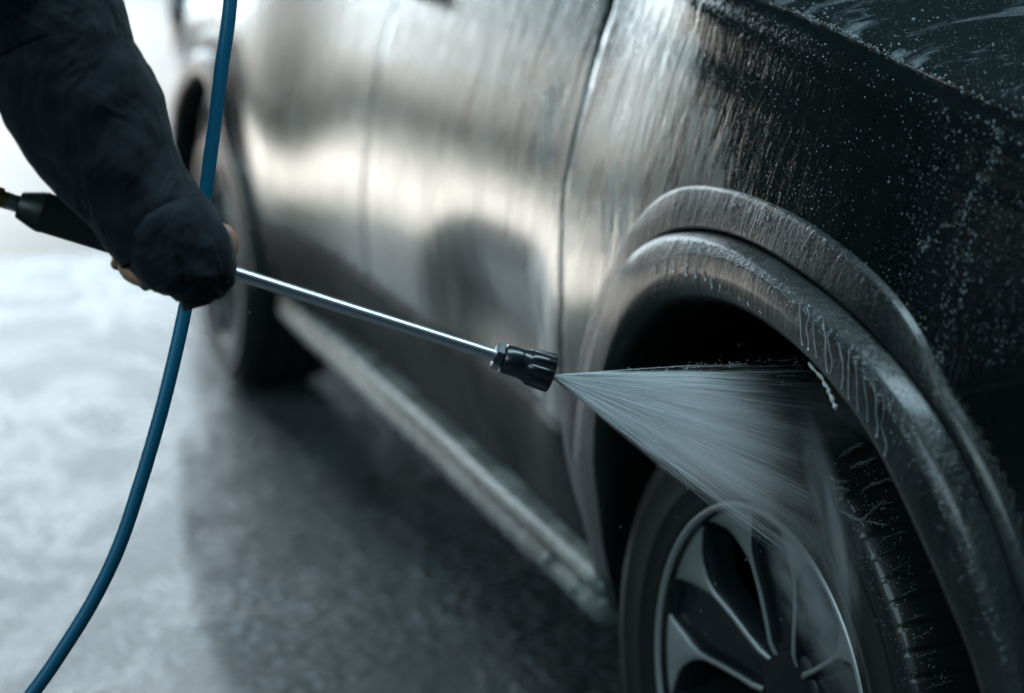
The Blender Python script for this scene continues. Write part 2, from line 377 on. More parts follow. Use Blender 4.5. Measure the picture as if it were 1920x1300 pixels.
# rear quarter with its arch
def in_rear(v):
    return math.hypot(v[0]-XR, v[2]-.365) < .56
def quarter(u, v):
    z = .36+v*.91; x1 = xrear3(z)-.004; x = -4.0+(x1+4.0)*u; y = body(x, z)+(.25*max(0, -3.55-x))**1.5*1.2; return (x, y, z)
sheet('rear_quarter_panel', quarter, 90, 80, PAINT, car, cut=in_rear)
cst = lambda v: np.full(NTH, v)
rband = arch_trim('wheel_arch_trim', rows_outer(cst(.60), cst(.545)), XR, TRIM, car)
arch_trim('arch_flange', rows_flange(cst(.545), cst(.515), cst(.47)), XR, TRIM, rband)
# tail lamp and rear bumper end
V, F = lathe((-3.86, .02, .93), (-.25, -1, 0), [(-.03, .10), (.0, .098), (.02, .085), (.032, .05), (.036, .001)], 24)
V[:, 2] = .93+(V[:, 2]-.93)*1.5; mesh('tail_lamp', V, F, LAMPM, car)
mb = MB(); mb.box((-4.14, .08, .32), (-3.62, 1.72, .70)); mb.build('rear_bumper', LOWTRIM, car, bevel=.05)
# sill
SP = [(.13, .372), (.020, .368), (.004, .364), (-.004, .356), (-.005, .348), (.001, .341), (.006, .337), (.001, .333), (-.006, .325), (-.008, .312), (-.003, .299), (.012, .290), (.04, .286), (.16, .284)]
xs = np.concatenate([[-.412, -.415, -.42], np.linspace(-.45, -2.5, 60), [-2.52]])
V = []
for k, x in enumerate(xs):
    s = [.0, .7, .97][k] if k < 3 else (1. if k < len(xs)-1 else .0)
    wob = .0015*math.sin(x*9)
    V += [(x, .08+(y-.08)*(.35+.65*s)+wob, .33+(z-.33)*(.5+.5*s)) for y, z in SP]
mesh('side_sill', V, grid_faces(len(xs), len(SP)), SILL, car)
for xs_ in (-.50, -.62):
    mb = MB(); mb.add(*lathe((xs_, -.003, .325), (0, -1, .2), [(-.01, .012), (.003, .0115), (.006, .009), (.007, .001)], 14)); mb.build('sill_clip', SILL, bpy.data.objects['side_sill'])
# inner shell: floor, far side, roof, so that light does not leak through
mb = MB(); mb.box((-3.95, .30, .26), (-.46, 1.70, .34)); mb.build('underbody', LINER, car, bevel=.02)
mb = MB(); mb.box((-4.0, .62, .34), (.72, 1.66, 1.10)); mb.build('body_core', LINER, car, bevel=.05)
def far(u, v):
    x = -4.0+4.8*u; z = .30+.97*v; return (x, 1.80-body(min(x, .1), z)-(.34*(x-.1)**2 if x > .1 else 0), z)
sheet('far_side_panel', far, 40, 24, PAINT, car, solid=.004, flip=True)
def house(u, v, side=0):
    # greenhouse: side glass leaning in, roof
    k = v*6; i = np.arange(7); y = cr_interp(k, i, [.085, .13, .2, .255, .32, .55, .9]); z = cr_interp(k, i, [1.275, 1.40, 1.56, 1.66, 1.70, 1.73, 1.74])
    xa = -3.95+.45*v; xb = -.62-1.0*min(1, v*1.5); return (xa+(xb-xa)*u, y if not side else 1.8-y, z)
sheet('side_window', lambda u, v: house(u, v*.5), 30, 14, GLASS, car, solid=.004)
sheet('side_window', lambda u, v: house(u, v*.5, 1), 30, 14, GLASS, car, solid=.004)
sheet('roof', lambda u, v: (lambda p: p)(house(u, .5+v*.5) if v <= .5 else house(u, 1.5-v, 1)) if False else ((house(u, .5+v) if v <= .5 else house(u, .5+1-v, 1))), 30, 31, PAINT, car, solid=.01)
def wsh(u, v):
    a = np.array(house(1, v)); b = np.array(house(1, v, 1)); return tuple(a+(b-a)*u)
sheet('windscreen', lambda u, v: wsh(u, v*.55), 10, 12, GLASS, car, solid=.004)
def rsh(u, v):
    a = np.array(house(0, v)); b = np.array(house(0, v, 1)); return tuple(a+(b-a)*u)
sheet('rear_window', lambda u, v: rsh(u, v*.55), 10, 12, GLASS, car, solid=.004)
mb = MB(); mb.box((-4.02, .10, .6), (-3.97, 1.70, 1.28)); mb.build('tailgate', PAINT, car, bevel=.02)
mb = MB(); mb.box((.74, .20, .34), (.80, 1.60, 1.08)); mb.build('grille', LOWTRIM, car, bevel=.02)
# door handles
for xh, par in ((-1.52, d1), (-2.46, d2)):
    P = [(xh-.10, body(xh-.1, 1.14)+.004, 1.14), (xh-.085, body(xh, 1.14)-.025, 1.14), (xh, body(xh, 1.14)-.032, 1.143), (xh+.085, body(xh, 1.14)-.025, 1.14), (xh+.10, body(xh+.1, 1.14)+.004, 1.14)]
    mb = MB(); mb.tube(P, [.010, .012, .012, .012, .010], 10); mb.build('door_handle', CHROME, par, sub=1)

# wheels -------------------------------------------------------------------------------
def make_wheel(center, steer, camber, rot0):
    hub = empty('wheel', center, car); W = np.array(center)
    fx = np.array([math.cos(steer), math.sin(steer), 0]); n = np.array([math.sin(steer), -math.cos(steer)*math.cos(camber), 0]); up = np.array([0, math.sin(camber), math.cos(camber)])
    n = -np.cross(up, fx); n = -n if n[1] > 0 else n
    def w(r, th, o): return W+r*(math.cos(th)*fx+math.sin(th)*up)+o*n
    # tyre
    prof = [(.238, -.005), (.246, .010), (.252, .016), (.258, .014), (.275, .021), (.279, .0225), (.282, .0215), (.300, .0235), (.318, .0225), (.3215, .0235), (.325, .021), (.338, .018), (.347, .014), (.3515, .0085), (.356, -.001), (.360, -.014)]
    crown = [(.363, -.03), (.3645, -.05), (.365, -.062), (.357, -.066), (.357, -.072), (.365, -.076), (.3655, -.095), (.3655, -.113), (.357, -.117), (.357, -.123), (.3655, -.127), (.365, -.145), (.364, -.165), (.357, -.169), (.357, -.175), (.363, -.179), (.361, -.21), (.352, -.228), (.33, -.245), (.28, -.245), (.24, -.22)]
    full = prof+crown; NA = 80*10; V = []
    for i, (r, o) in enumerate(full):
        for j in range(NA):
            th = 2*math.pi*j/NA; ph = (j % 10); rr = r
            if 11 <= i <= 17 or i >= 30 and i <= 33:
                gd = {11: .0, 12: .0012, 13: .003}.get(i, .006)
                if ph == 0: rr -= gd
            elif 18 <= i <= 29 and r > .36:
                if (j+3*(i//5)) % 10 == 0: rr -= .005
            V.append(w(rr, th-.10*max(0, -o), o))
    mesh('tyre', V, grid_faces(len(full), NA, False, True), RUBBER, hub)
    # rim barrel and edge
    rp = [(.243, .004), (.2475, .010), (.2455, .0145), (.2405, .014), (.2375, .008), (.236, -.004), (.233, -.012), (.228, -.05), (.215, -.09), (.21, -.22)]
    V = [w(r, 2*math.pi*j/120, o) for r, o in rp for j in range(120)]
    mesh('rim', V, grid_faces(len(rp), 120, False, True), FACE if False else POCKET, hub)
    V = [w(r, 2*math.pi*j/160, o) for r, o in [(.2375, .006), (.2395, .0142), (.2425, .0152), (.2458, .0146), (.2478, .0102)] for j in range(160)]
    mesh('rim_edge', V, grid_faces(5, 160, False, True), FACE, hub)
    # five twin spokes
    RI = [.239, .233, .217, .204, .190, .177, .164, .130, .095, .068, .052]
    inn = [6.2, 7.4, 9.6, 11.2, 13.0, 14.6, 15.4, 16.0, 17.0, 19.3, 22]
    out = [36, 32, 25.5, 22.6, 20.2, 18.6, 18.0, 19.2, 21.4, 26.2, 31]
    dep = [.000, -.001, -.004, -.006, -.008, -.011, -.014, -.020, -.024, -.027, -.034]
    for k in range(5):
        c = R(rot0+72*k)
        mb = MB()
        for s in (1, -1):
            rows = []
            for r_, a_, b_, d_ in zip(RI, inn, out, dep):
                A, B = c+s*R(a_), c+s*R(b_); e = min(.0022/r_, abs(B-A)*.25)*s
                rows.append([w(r_, A, d_-.034), w(r_, A, d_-.002), w(r_, A+e, d_), w(r_, (A+B)/2, d_+.0006), w(r_, B-e, d_), w(r_, B, d_-.002), w(r_-.004, B+.012*s, d_-.030), w(r_-.004, B+.012*s, d_-.045)])
            mb.add(np.array(rows).reshape(-1, 3), grid_faces(len(rows), 8, flip=s < 0))
        sp = mb.build('spoke', POCKET, hub)
        me = sp.data; me.materials.append(FACE)
        me.materials[0] = POCKET
        for f in me.polygons:
            j = f.vertices[0] % 8; vs = sorted(v % 8 for v in f.vertices)
            if vs[0] >= 1 and vs[-1] <= 5: f.material_index = 1
        # recessed web between the twins
        rows = [[w(r_, c+R(q*(a_+1.)), d_-.022-.006*(1-abs(q))) for q in (-1, -.6, -.2, .2, .6, 1)] for r_, a_, d_ in zip(RI, inn, dep)]
        mesh('spoke_web', np.array(rows).reshape(-1, 3), grid_faces(len(rows), 6), POCKET, hub, solid=.01)
        V, F = lathe(w(.056, c+R(36), -.048), n, [(-.01, .0095), (.006, .0095), (.009, .006), (.0092, .0005)], 6); mesh('wheel_nut', V, F, LINER, hub, sm=False)
    V, F = lathe(W, n, [(-.07, .07), (-.045, .07), (-.038, .064), (-.036, .05), (-.034, .034), (-.0335, .02), (-.033, .001)], 40); mesh('hub_cap', V, F, LINER, hub)
    V, F = lathe(W, n, [(-.125, .06), (-.125, .165), (-.10, .165), (-.10, .09), (-.07, .085), (-.07, .02)], 60); mesh('brake_disc', V, F, DISC, hub)
    V, F = lathe(W, n, [(-.20, .01), (-.20, .235)], 40); mesh('dust_shield', V, F, LINER, hub)
    return hub
make_wheel((.0235, .0345, .3654), .0801, .0278, 95)
make_wheel((XR, -.035, .3654), 0, 0, 40)
# wheel wells
for xa, rl in ((0., rD), (XR, cst(.47))):
    V = []
    for o in (.03, .10, .2, .45, .5):
        for k, th in enumerate(THS):
            rr = rl[k]+(.012 if o < .45 else 0)+.012*smooth(0, .2, o); V.append((xa+rr*math.cos(th), o if o != .03 else .012+max(0., arch_pt(th, rr, .03, xa)[1]-.0), .365+rr*math.sin(th)))
    for k, th in enumerate(THS): V.append((xa, .55, .365))
    mesh('wheel_well', V, grid_faces(6, NTH), LINER, car, sm=True)

# ------------------------------------------------------------------ spray lance
A0, A1 = at(-60, 353.5, 1.885), at(1035, 700.5, 1.98); LA = (A1-A0)/np.linalg.norm(A1-A0)
def onl(px):  # point on the lance axis seen at image column px
    lo, hi = 0., 1.2
    for _ in range(50):
        m = (lo+hi)/2; p = A0+(A1-A0)*m-CAM; q = 960+FPX*(p@cr)/(p@cf); lo, hi = (m, hi) if q < px else (lo, m)
    return A0+(A1-A0)*lo
def dl(a, b): return float(np.linalg.norm(onl(b)-onl(a)))
lance = empty('spray_lance', onl(330)); tag(lance, 'pressure washer lance with ribbed black grip, steel tube and black nozzle', 'spray lance')
wr = lambda i, t: 1.
g0 = onl(36)
V, F = lathe(g0, LA, [(0, .001), (0, .0135), (.002, .0145), (.020, .0205), (.025, .0212)], 56); mbg = MB(); mbg.add(V, F)
def rib(i, t): return 1.-.055*(.5+.5*math.cos(t*28))**3
V, F = lathe(g0+LA*.025, LA, [(0, .0212), (.004, .0205), (.15, .0192), (.17, .0185), (.178, .014), (.178, .001)], 28*10, lambda i, t: rib(i, t) if 0 < i < 4 else 1.); mbg.add(V, F)
mbg.build('grip', GRIPM, lance)
V, F = lathe(onl(15), LA, [(0, .004), (0, .0088), (.010, .0088), (.0115, .0072), (.0135, .0092), (.02, .0092)], 6); mesh('connector', V, F, CHROME, lance, sm=False)
V, F = lathe(onl(-60), LA, [(0, .004), (0, .009), (.006, .009), (.0065, .0105), (.019, .0105), (.0195, .0085), (.023, .0085), (.0235, .0115), (.035, .0115), (.0355, .009), (.041, .009)], 6); mesh('brass_coupling', V, F, BRASS, lance, sm=False)
V, F = lathe(onl(330), LA, [(0, .0066), (dl(330, 932), .0066)], 32); mesh('tube', V, F, STEEL, lance)
V, F = lathe(onl(926), LA, [(0, .006), (0, .0125), (.0012, .0145), (.0085, .0145), (.0098, .0125), (.0098, .006)], 6, ref=(0, .2, 1)); mesh('hex_nut', V, F, CHROME, lance, sm=False)
nz = onl(943); ln = dl(943, 1035)
def nrib(i, t): return 1.+(.045*math.copysign(abs(math.cos(t*9))**.35, math.cos(t*9)) if i in (6, 7, 8) else 0)
V, F = lathe(nz, LA, [(0, .006), (0, .0145), (.001, .016), (ln*.36, .0160), (ln*.37, .0158), (ln*.50, .0180), (ln*.54, .0195), (ln*.75, .0200), (ln*.97, .0206), (ln, .0198), (ln, .0155), (ln*.97, .0145), (ln*.9, .004), (ln*.9, .0005)], 180, nrib)
mesh('nozzle', V, F, NOZM, lance)

# ------------------------------------------------------------------ hose
HP = [(446, -420), (442, -200), (432, 0), (415, 130), (400, 250), (385, 360), (366, 480), (345, 590), (325, 680), (300, 780), (265, 900), (225, 1020), (178, 1120), (122, 1212), (62, 1298), (-40, 1420), (-190, 1560), (-420, 1640)]
pts = [at(x, y, 2.02) for x, y in HP[:15]]+[at(-40, 1420, 2.02), at(-190, 1560, 2.05)]
e0 = pts[-1]; pts += [np.array([e0[0]-.15, e0[1]-.12, .16]), np.array([e0[0]-.32, e0[1]-.24, .05]), np.array([e0[0]-.55, e0[1]-.4, .009]), np.array([e0[0]-1.2, e0[1]-.9, .009])]
pts[0] = pts[1]+np.array([-.01, .01, .14])
pts = [pts[0]+np.array([-.02*k, .0, .35*k]) for k in (3, 2, 1)]+pts
pts = np.array(pts); tt = np.arange(len(pts)); uu = np.linspace(0, len(pts)-1, 220)
HPt = np.array([[cr_interp(q, tt, pts[:, c]) for c in range(3)] for q in uu])
mb = MB(); mb.tube(HPt, .0079, 16)
tag(mb.build('hose', HOSEM), 'bright blue rubber hose hanging behind the dark sleeve', 'hose')

# ------------------------------------------------------------------ the person (right arm in view)
person = empty('person', (-.30, -1.22, 0)); tag(person, 'person in a dark navy long-sleeved jacket gripping the lance', 'person')
def loft(stations, n=40, disp=0., seed=0., freq=22., cap=True, rings=5):
    """stations: (centre, half width, half depth, axis-hint). sections face along the path"""
    C_ = np.array([s[0] for s in stations]); k = len(C_); tt = np.arange(k); uu = np.linspace(0, k-1, (k-1)*rings+1)
    P = np.array([[cr_interp(q, tt, C_[:, c]) for c in range(3)] for q in uu]); a = [cr_interp(q, tt, [s[1] for s in stations]) for q in uu]; b = [cr_interp(q, tt, [s[2] for s in stations]) for q in uu]
    T = np.gradient(P, axis=0); V = []
    for i in range(len(uu)):
        t = T[i]/np.linalg.norm(T[i]); vd = cf; d_ = vd-t*(vd@t); d_ /= np.linalg.norm(d_); s_ = np.cross(t, d_)
        for j in range(n):
            th = 2*math.pi*j/n; v = P[i]+s_*a[i]*math.cos(th)+d_*b[i]*math.sin(th)
            if disp: 
                q = Vector(v*freq)+Vector((seed, 0, 0)); dd = noise.fractal(q, 1., 2., 3)*disp; nn = v-P[i]; nn /= np.linalg.norm(nn); v = v+nn*dd
            V.append(v)
    F = grid_faces(len(uu), n, False, True)
    if cap: F += [tuple(range(n))[::-1], tuple(range((len(uu)-1)*n, len(uu)*n))]
    return np.array(V), F
D = 1.885; px = 1/FPX*D
sh_r = np.array([-.03, -1.03, 1.47])
ST = [(sh_r, .092, .09), (sh_r*.5+at(60, -60, 1.86)*.5, .084, .085), (at(68, 20, 1.87), 148*px, 140*px), (at(122, 132, 1.88), 143*px, 130*px), (at(176, 232, 1.885), 139*px, 122*px), (at(222, 320, 1.885), 121*px, 112*px), (at(262, 385, 1.885), 106*px, 102*px), (at(298, 430, 1.885), 97*px, 98*px), (at(312, 452, 1.886), 93*px, 96*px)]
V, F = loft(ST, 72, .0075, 2., 13., True, 10)
mesh('sleeve', V, F, JACKET, person)
ST = [(at(292, 406, 1.885), 80*px, 88*px), (at(299, 416, 1.885), 95*px, 98*px), (at(311, 432, 1.885), 100*px, 102*px), (at(331, 462, 1.886), 100*px, 104*px), (at(347, 490, 1.887), 98*px, 103*px), (at(359, 514, 1.888), 89*px, 98*px), (at(364, 534, 1.889), 76*px, 88*px), (at(366, 550, 1.889), 58*px, 74*px), (at(366, 561, 1.889), 40*px, 60*px), (at(366, 567, 1.889), 26*px, 48*px), (at(365, 560, 1.889), 20*px, 42*px)]
V, F = loft(ST, 72, .0042, 8., 26., True, 7)
mesh('cuff', V, F, JACKET, person)
# hand closed round the grip: one mesh, palm and five fingers
def hand():
    c = onl(318); ax = LA; toward = -cf-ax*(-cf@ax); toward /= np.linalg.norm(toward); upv = np.cross(ax, toward); upv = upv if upv[2] > 0 else -upv
    mb = MB()
    def ring(px_, a0, a1, rad, r0, k=9):
        o = onl(px_); return [o+(r0)*(math.cos(R(a))*upv+math.sin(R(a))*toward) for a in np.linspace(a0, a1, k)]
    # palm lies on top of the grip; fingers wrap behind and come out below
    palm = []
    for u_ in np.linspace(-1, 1, 9):
        o = c+ax*.042*u_
        for v_ in range(16):
            t = 2*math.pi*v_/16; palm.append(o+upv*(.034+.013*math.cos(t)*math.sqrt(max(0.05, 1-abs(u_)**6)))+toward*(.026*math.sin(t)*math.sqrt(max(.05, 1-abs(u_)**6))))
    mb.add(palm, grid_faces(9, 16, False, True)+[tuple(range(16))[::-1], tuple(range(128, 144))])
    for k, (pxx, rad, a1) in enumerate(((235, .0085, -215), (272, .0093, -222), (312, .0096, -226), (352, .0092, -222))):
        a = np.linspace(-20, a1, 14); o = onl(pxx); rr = np.interp(a, [a1, -130, -20], [.027, .029, .034])
        P = [o+rr[i]*(math.cos(R(a[i]))*upv+math.sin(R(a[i]))*toward) for i in range(14)]
        mb.tube(P, [rad*(1.06-.28*i/13+(.07 if i in (4, 8) else 0)) if i < 13 else rad*.45 for i in range(14)], 12)
    o = onl(402); P = [onl(350)+upv*.036+toward*.012, onl(372)+upv*.036+toward*.02, onl(396)+upv*.030+toward*.020, onl(415)+upv*.022+toward*.018]
    mb.tube(P, [.013, .0118, .0105, .006], 12)
    # knuckle of the forefinger seen past the cuff, little finger curled below the grip
    P = [at(390, 440, 1.93), at(420, 428, 1.93), at(432, 440, 1.93), at(436, 470, 1.93), at(425, 500, 1.925)]
    mb.tube(P, [.009, .0095, .0095, .009, .006], 12)
    P = [at(310, 455, 1.92), at(268, 468, 1.915), at(243, 484, 1.90), at(236, 503, 1.885), at(254, 517, 1.875), at(292, 528, 1.872)]
    mb.tube(P, [.009, .0102, .0108, .0114, .0112, .0095], 14)
    wr_ = [at(318, 470, 1.886), at(280, 400, 1.885), at(180, 230, 1.88), at(90, 60, 1.87)]
    mb.tube(wr_, [.030, .028, .038, .045], 16)
    return mb.build('body', SKIN, person, sub=1)
hand()
# rest of the person, out of the picture to the left
def chain(name, chains, mat, n=20, disp=0):
    mb = MB()
    for c in chains:
        V, F = loft(c, n, disp, 1., 14., True, 5); mb.add(V, F)
    return mb.build(name, mat, person)
tx, ty = -.30, -1.22
v3 = lambda *a: np.array(a, float)
chain('jacket_torso', [[(v3(tx, ty-.02, .82), .20, .15), (v3(tx, ty, 1.0), .20, .15), (v3(tx, ty+.03, 1.25), .22, .15), (v3(tx+.02, ty+.06, 1.45), .21, .13), (v3(tx+.03, ty+.08, 1.54), .09, .08)],
      [(v3(tx-.22, ty+.05, 1.46), .085, .085), (v3(tx-.30, ty+.02, 1.22), .07, .07), (v3(tx-.28, ty+.14, 1.0), .055, .055)],
      [(v3(tx+.10, ty+.10, 1.44), .10, .10), (sh_r, .092, .09), (sh_r+v3(.01, .03, -.04), .08, .08)]], JACKET, 28, .004)
chain('trousers', [[(v3(tx+s*.10, ty-.02, .88), .11, .12), (v3(tx+s*.11, ty+.0, .5), .08, .085), (v3(tx+s*.12, ty-.03, .10), .06, .065)] for s in (-1, 1)], TROUSER)
chain('boot', [[(v3(tx+s*.12, ty-.05, .14), .055, .06), (v3(tx+s*.12, ty-.04, .06), .055, .07), (v3(tx+s*.12, ty+.03, .02), .05, .13)] for s in (-1, 1)], BOOT)
chain('head', [[(v3(tx+.03, ty+.08, 1.50), .055, .06), (v3(tx+.04, ty+.11, 1.60), .06, .07), (v3(tx+.05, ty+.14, 1.66), .075, .09), (v3(tx+.05, ty+.13, 1.76), .075, .095), (v3(tx+.05, ty+.11, 1.82), .03, .04)]], SKIN)
chain('hair', [[(v3(tx+.05, ty+.08, 1.70), .08, .07), (v3(tx+.05, ty+.09, 1.78), .08, .095), (v3(tx+.05, ty+.10, 1.84), .04, .05)]], HAIR)

# ------------------------------------------------------------------ water: fan of spray
N0 = at(1030, 704, 1.978)
UPE, LOE = at(1560, 672, 2.20), at(1660, 1190, 2.10)
du, dlw = UPE-N0, LOE-N0; du /= np.linalg.norm(du); dlw /= np.linalg.norm(dlw)
ex = du+dlw; ex /= np.linalg.norm(ex); ey = np.cross(du, dlw); ey /= np.linalg.norm(ey); ez = np.cross(ex, ey)
half = math.acos(float(du@dlw))/2
def fan(name, ha, LEN, th0, th1, mat):
    nr, na, nt = 14, 20, 8; V = []
    for i in range(nr):
        q = LEN*(i/(nr-1))**1.3+.0005
        for j in range(na*2):
            t = 2*math.pi*j/(na*2); s = math.cos(t); a = ha*math.copysign(abs(s)**.8, s); y = math.sin(t)*(th0+th1*q)
            V.append((q*math.cos(a), y, q*math.sin(a)))
    F = grid_faces(nr, na*2, False, True)+[tuple(range(na*2))[::-1], tuple(range((nr-1)*na*2, nr*na*2))]
    me = bpy.data.meshes.new(name); me.from_pydata(V, [], F); me.update(); me.materials.append(mat)
    o = bpy.data.objects.new(name, me); COL.objects.link(o)
    o.matrix_world = Matrix(((ex[0], ey[0], ez[0], N0[0]), (ex[1], ey[1], ez[1], N0[1]), (ex[2], ey[2], ez[2], N0[2]), (0, 0, 0, 1))); return o
M = NT('spray_mist'); M.t.nodes.remove(M.p)
oc = M.n('ShaderNodeTexCoord').outputs['Object']; sx = M.n('ShaderNodeSeparateXYZ', ins={0: oc})
ang = M.math('ARCTAN2', sx.outputs[2], sx.outputs[0]); rad = M.n('ShaderNodeVectorMath', operation='LENGTH', ins={0: oc}).outputs['Value']
cv = M.n('ShaderNodeCombineXYZ', ins={0: M.math('MULTIPLY', ang, 16.), 1: M.math('MULTIPLY', rad, 3.5), 2: M.math('MULTIPLY', sx.outputs[1], 12.)}).outputs[0]
st1 = M.noise(cv, 1.3, 5, .62); st = M.ramp(st1, .34, .68)
edge = M.math('DIVIDE', M.math('ABSOLUTE', ang), half)
edgef = M.ramp(edge, .66, 1.0, (1, 1, 1, 1), (0, 0, 0, 1))
low = M.math('ADD', .62, M.math('MULTIPLY', M.math('MULTIPLY', ang, -1./half), .38))
den = M.math('DIVIDE', 44., M.math('ADD', rad, .035))
fade = M.ramp(rad, .09, .32, (1, 1, 1, 1), (.07, .07, .07, 1))
den = M.math('MULTIPLY', M.math('MULTIPLY', M.math('MULTIPLY', den, M.math('ADD', .25, M.math('MULTIPLY', st, 1.1))), edgef), M.math('MULTIPLY', fade, low))
vol = M.n('ShaderNodeVolumePrincipled', ins={'Color': (.98, .99, 1, 1), 'Density': den, 'Anisotropy': .1}); M.t.links.new(vol.outputs[0], M.o.inputs['Volume']); MIST = M.m
spray = fan('water_spray', half, .46, .0022, .05, MIST); tag(spray, 'white fan of water spraying from the nozzle onto the wheel', 'water spray', kind='stuff')

M = NT('water_jet'); M.P(Base_Color=(.92, .95, .97, 1), Roughness=.3, Alpha=.48, Specular_IOR_Level=.3); JET = M.m
mb = MB()
for k in range(8500):
    a_ = half*(random.uniform(-.93, .93) if random.random() < .85 else max(-1.02, min(1.02, random.gauss(0, .55)))); r0 = .46*random.random()**1.7; L_ = random.uniform(.03, .13)
    if r0+L_ > .37 or random.random() < (r0+L_-.16)/.30: continue
    sp_ = random.gauss(0, .45)
    if noise.noise(Vector((a_*16, r0*3, 3.))) < random.uniform(-.45, .1): continue
    P = []
    for i in range(5):
        q = r0+.004+L_*i/4; P.append(N0+ex*q*math.cos(a_)+ez*q*math.sin(a_)+ey*sp_*(.002+.045*q)+np.array([0, 0, -.05*q*q]))
    w_ = random.uniform(.0001, .00032)*(1-.9*r0); mb.tube(P, [w_*.2, w_*.9, w_, w_*.8, w_*.15], 3, False)
for _ in range(1300):
    a_ = half*(random.uniform(-1.03, 1.03) if random.random() < .7 else random.choice((-1, 1))*min(1.09, random.gauss(1.0, .04))); q = .04+.36*random.random()**.8
    c_ = N0+ex*q*math.cos(a_)+ez*q*math.sin(a_)+ey*random.gauss(0, .5)*(.002+.05*q); r_ = random.choice([.00016, .0002, .00026, .00036]); d_ = (ex*math.cos(a_)+ez*math.sin(a_))
    mb.tube([c_-d_*r_*2.5, c_-d_*r_*1.5, c_+d_*r_, c_+d_*r_*3.5], [r_*.4, r_, r_*.9, r_*.2], 5)
tag(mb.build('spray_jets', JET, None, base=N0), 'fine white threads of water inside the spray fan', 'water spray', kind='stuff')
# mist thrown back where the fan meets the rim and tyre
M = NT('splash_mist'); M.t.nodes.remove(M.p)
oc = M.n('ShaderNodeTexCoord').outputs['Object']; ln_ = M.n('ShaderNodeVectorMath', operation='LENGTH', ins={0: oc}).outputs['Value']
nz_ = M.ramp(M.noise(M.n('ShaderNodeMapping', ins={'Vector': oc, 'Scale': (1.2, 1.2, 1.2)}).outputs[0], 1.8, 5, .6), .40, .75)
den = M.math('MULTIPLY', M.math('MULTIPLY', M.ramp(ln_, .1, 1., (1, 1, 1, 1), (0, 0, 0, 1)), nz_), 110.)
vol = M.n('ShaderNodeVolumePrincipled', ins={'Color': (.9, .96, 1, 1), 'Density': den, 'Anisotropy': .2}); M.t.links.new(vol.outputs[0], M.o.inputs['Volume']); PUFF = M.m
def puff(c, dirv, la, lb, lc, label):
    bm = bmesh.new(); bmesh.ops.create_icosphere(bm, subdivisions=3, radius=1.); me = bpy.data.meshes.new('splash_mist'); bm.to_mesh(me); bm.free(); me.materials.append(PUFF)
    o = bpy.data.objects.new('splash_mist', me); COL.objects.link(o); z = Vector(dirv).normalized(); q = z.to_track_quat('Z', 'Y')
    o.matrix_world = Matrix.Translation(Vector(c)) @ q.to_matrix().to_4x4() @ Matrix.Diagonal((lb, lc, la, 1)); tag(o, label, 'mist', kind='stuff'); return o
a, b = at(1535, 870, 2.03), at(1645, 1300, 2.07)
puff((a+b)/2, b-a, .21, .020, .026, 'thin veil of water thrown up along the wheel rim')
a, b = at(1500, 1060, 2.16), at(1600, 1240, 2.16)
puff((a+b)/2, b-a, .12, .05, .045, 'soft mist drifting between the right-hand wheel spokes')

# ------------------------------------------------------------------ foam, runs, droplets on the car
ico_v = None
def dome(mb, p, n, r, el=1.0, dn=(0, 0, -1), k=7):
    n = np.array(n)/np.linalg.norm(n); d = np.array(dn, float); d = d-n*(d@n); d /= np.linalg.norm(d); s = np.cross(n, d)
    V = [p+n*r*.75]; F = []
    for i, (h_, q) in enumerate(((.62, .55), (.30, .88), (-.1, 1.))):
        for j in range(k):
            t = 2*math.pi*j/k; V.append(p+n*r*.75*h_+r*q*(math.cos(t)*d*el+math.sin(t)*s))
    F = [(0, 1+j, 1+(j+1) % k) for j in range(k)]
    for i in range(2): F += [(1+i*k+j, 1+(i+1)*k+j, 1+(i+1)*k+(j+1) % k, 1+i*k+(j+1) % k) for j in range(k)]
    mb.add(V, F)
def fnorm(fn, *a):
    e = 1e-3; p = np.array(fn(*a)); n = np.cross(np.array(fn(a[0]+e, a[1]))-p, np.array(fn(a[0], a[1]+e))-p); n /= np.linalg.norm(n); return p, (n if n[1] < 0 or abs(n[1]) < .3 and n[2] > 0 else -n)
mb = MB(); cnt = 0
while cnt < 4000:
    u, v = random.uniform(.24, .86), random.uniform(.42, .93)
    p, n = fnorm(fender, u, v)
    if in_arch(p) or p[0] > .36 and p[2] < zseam(p[0])+.01: continue
    # drier to the right, beaded in the middle
    w_ = noise.noise(Vector(p*6)) + .35
    if random.random() > .35+w_: continue
    dome(mb, p, n, random.choice([.00022, .00026, .0003, .00036, .00045, .0007])*random.uniform(.8, 1.2), random.uniform(1, 1.6), k=5); cnt += 1
for path, num in (([(1862, 232), (1878, 262), (1866, 300), (1830, 350), (1800, 420), (1790, 480), (1775, 560), (1760, 640), (1752, 700)], 150), ([(1845, 330), (1800, 400), (1740, 455), (1725, 470)], 90), ([(1822, 430), (1812, 520), (1790, 600), (1765, 670)], 90), ([(1700, 560), (1705, 640), (1712, 700)], 40), ([(1730, 590), (1734, 660), (1738, 720)], 40)):
    path = np.array(path, float); kk = np.arange(len(path))
    for _ in range(num):
        t = random.uniform(0, len(path)-1); X_, Y_ = np.interp(t, kk, path[:, 0])+random.gauss(0, 4), np.interp(t, kk, path[:, 1])+random.gauss(0, 5)
        q = hit(X_, Y_, lambda X, Z: body(X, min(Z+.16*max(0, X)*min(1, max(0, (Z-.88)/.27)), 1.2))); dome(mb, q, (0, -1, .1), random.choice([.0003, .0004, .0006, .0009])*random.uniform(.8, 1.2), random.uniform(1, 1.8), k=6)
tag(mb.build('water_droplets', BEAD, None, base=(.1, 0, 1)), 'fine white water droplets beaded on the black fender', 'droplets', kind='stuff')
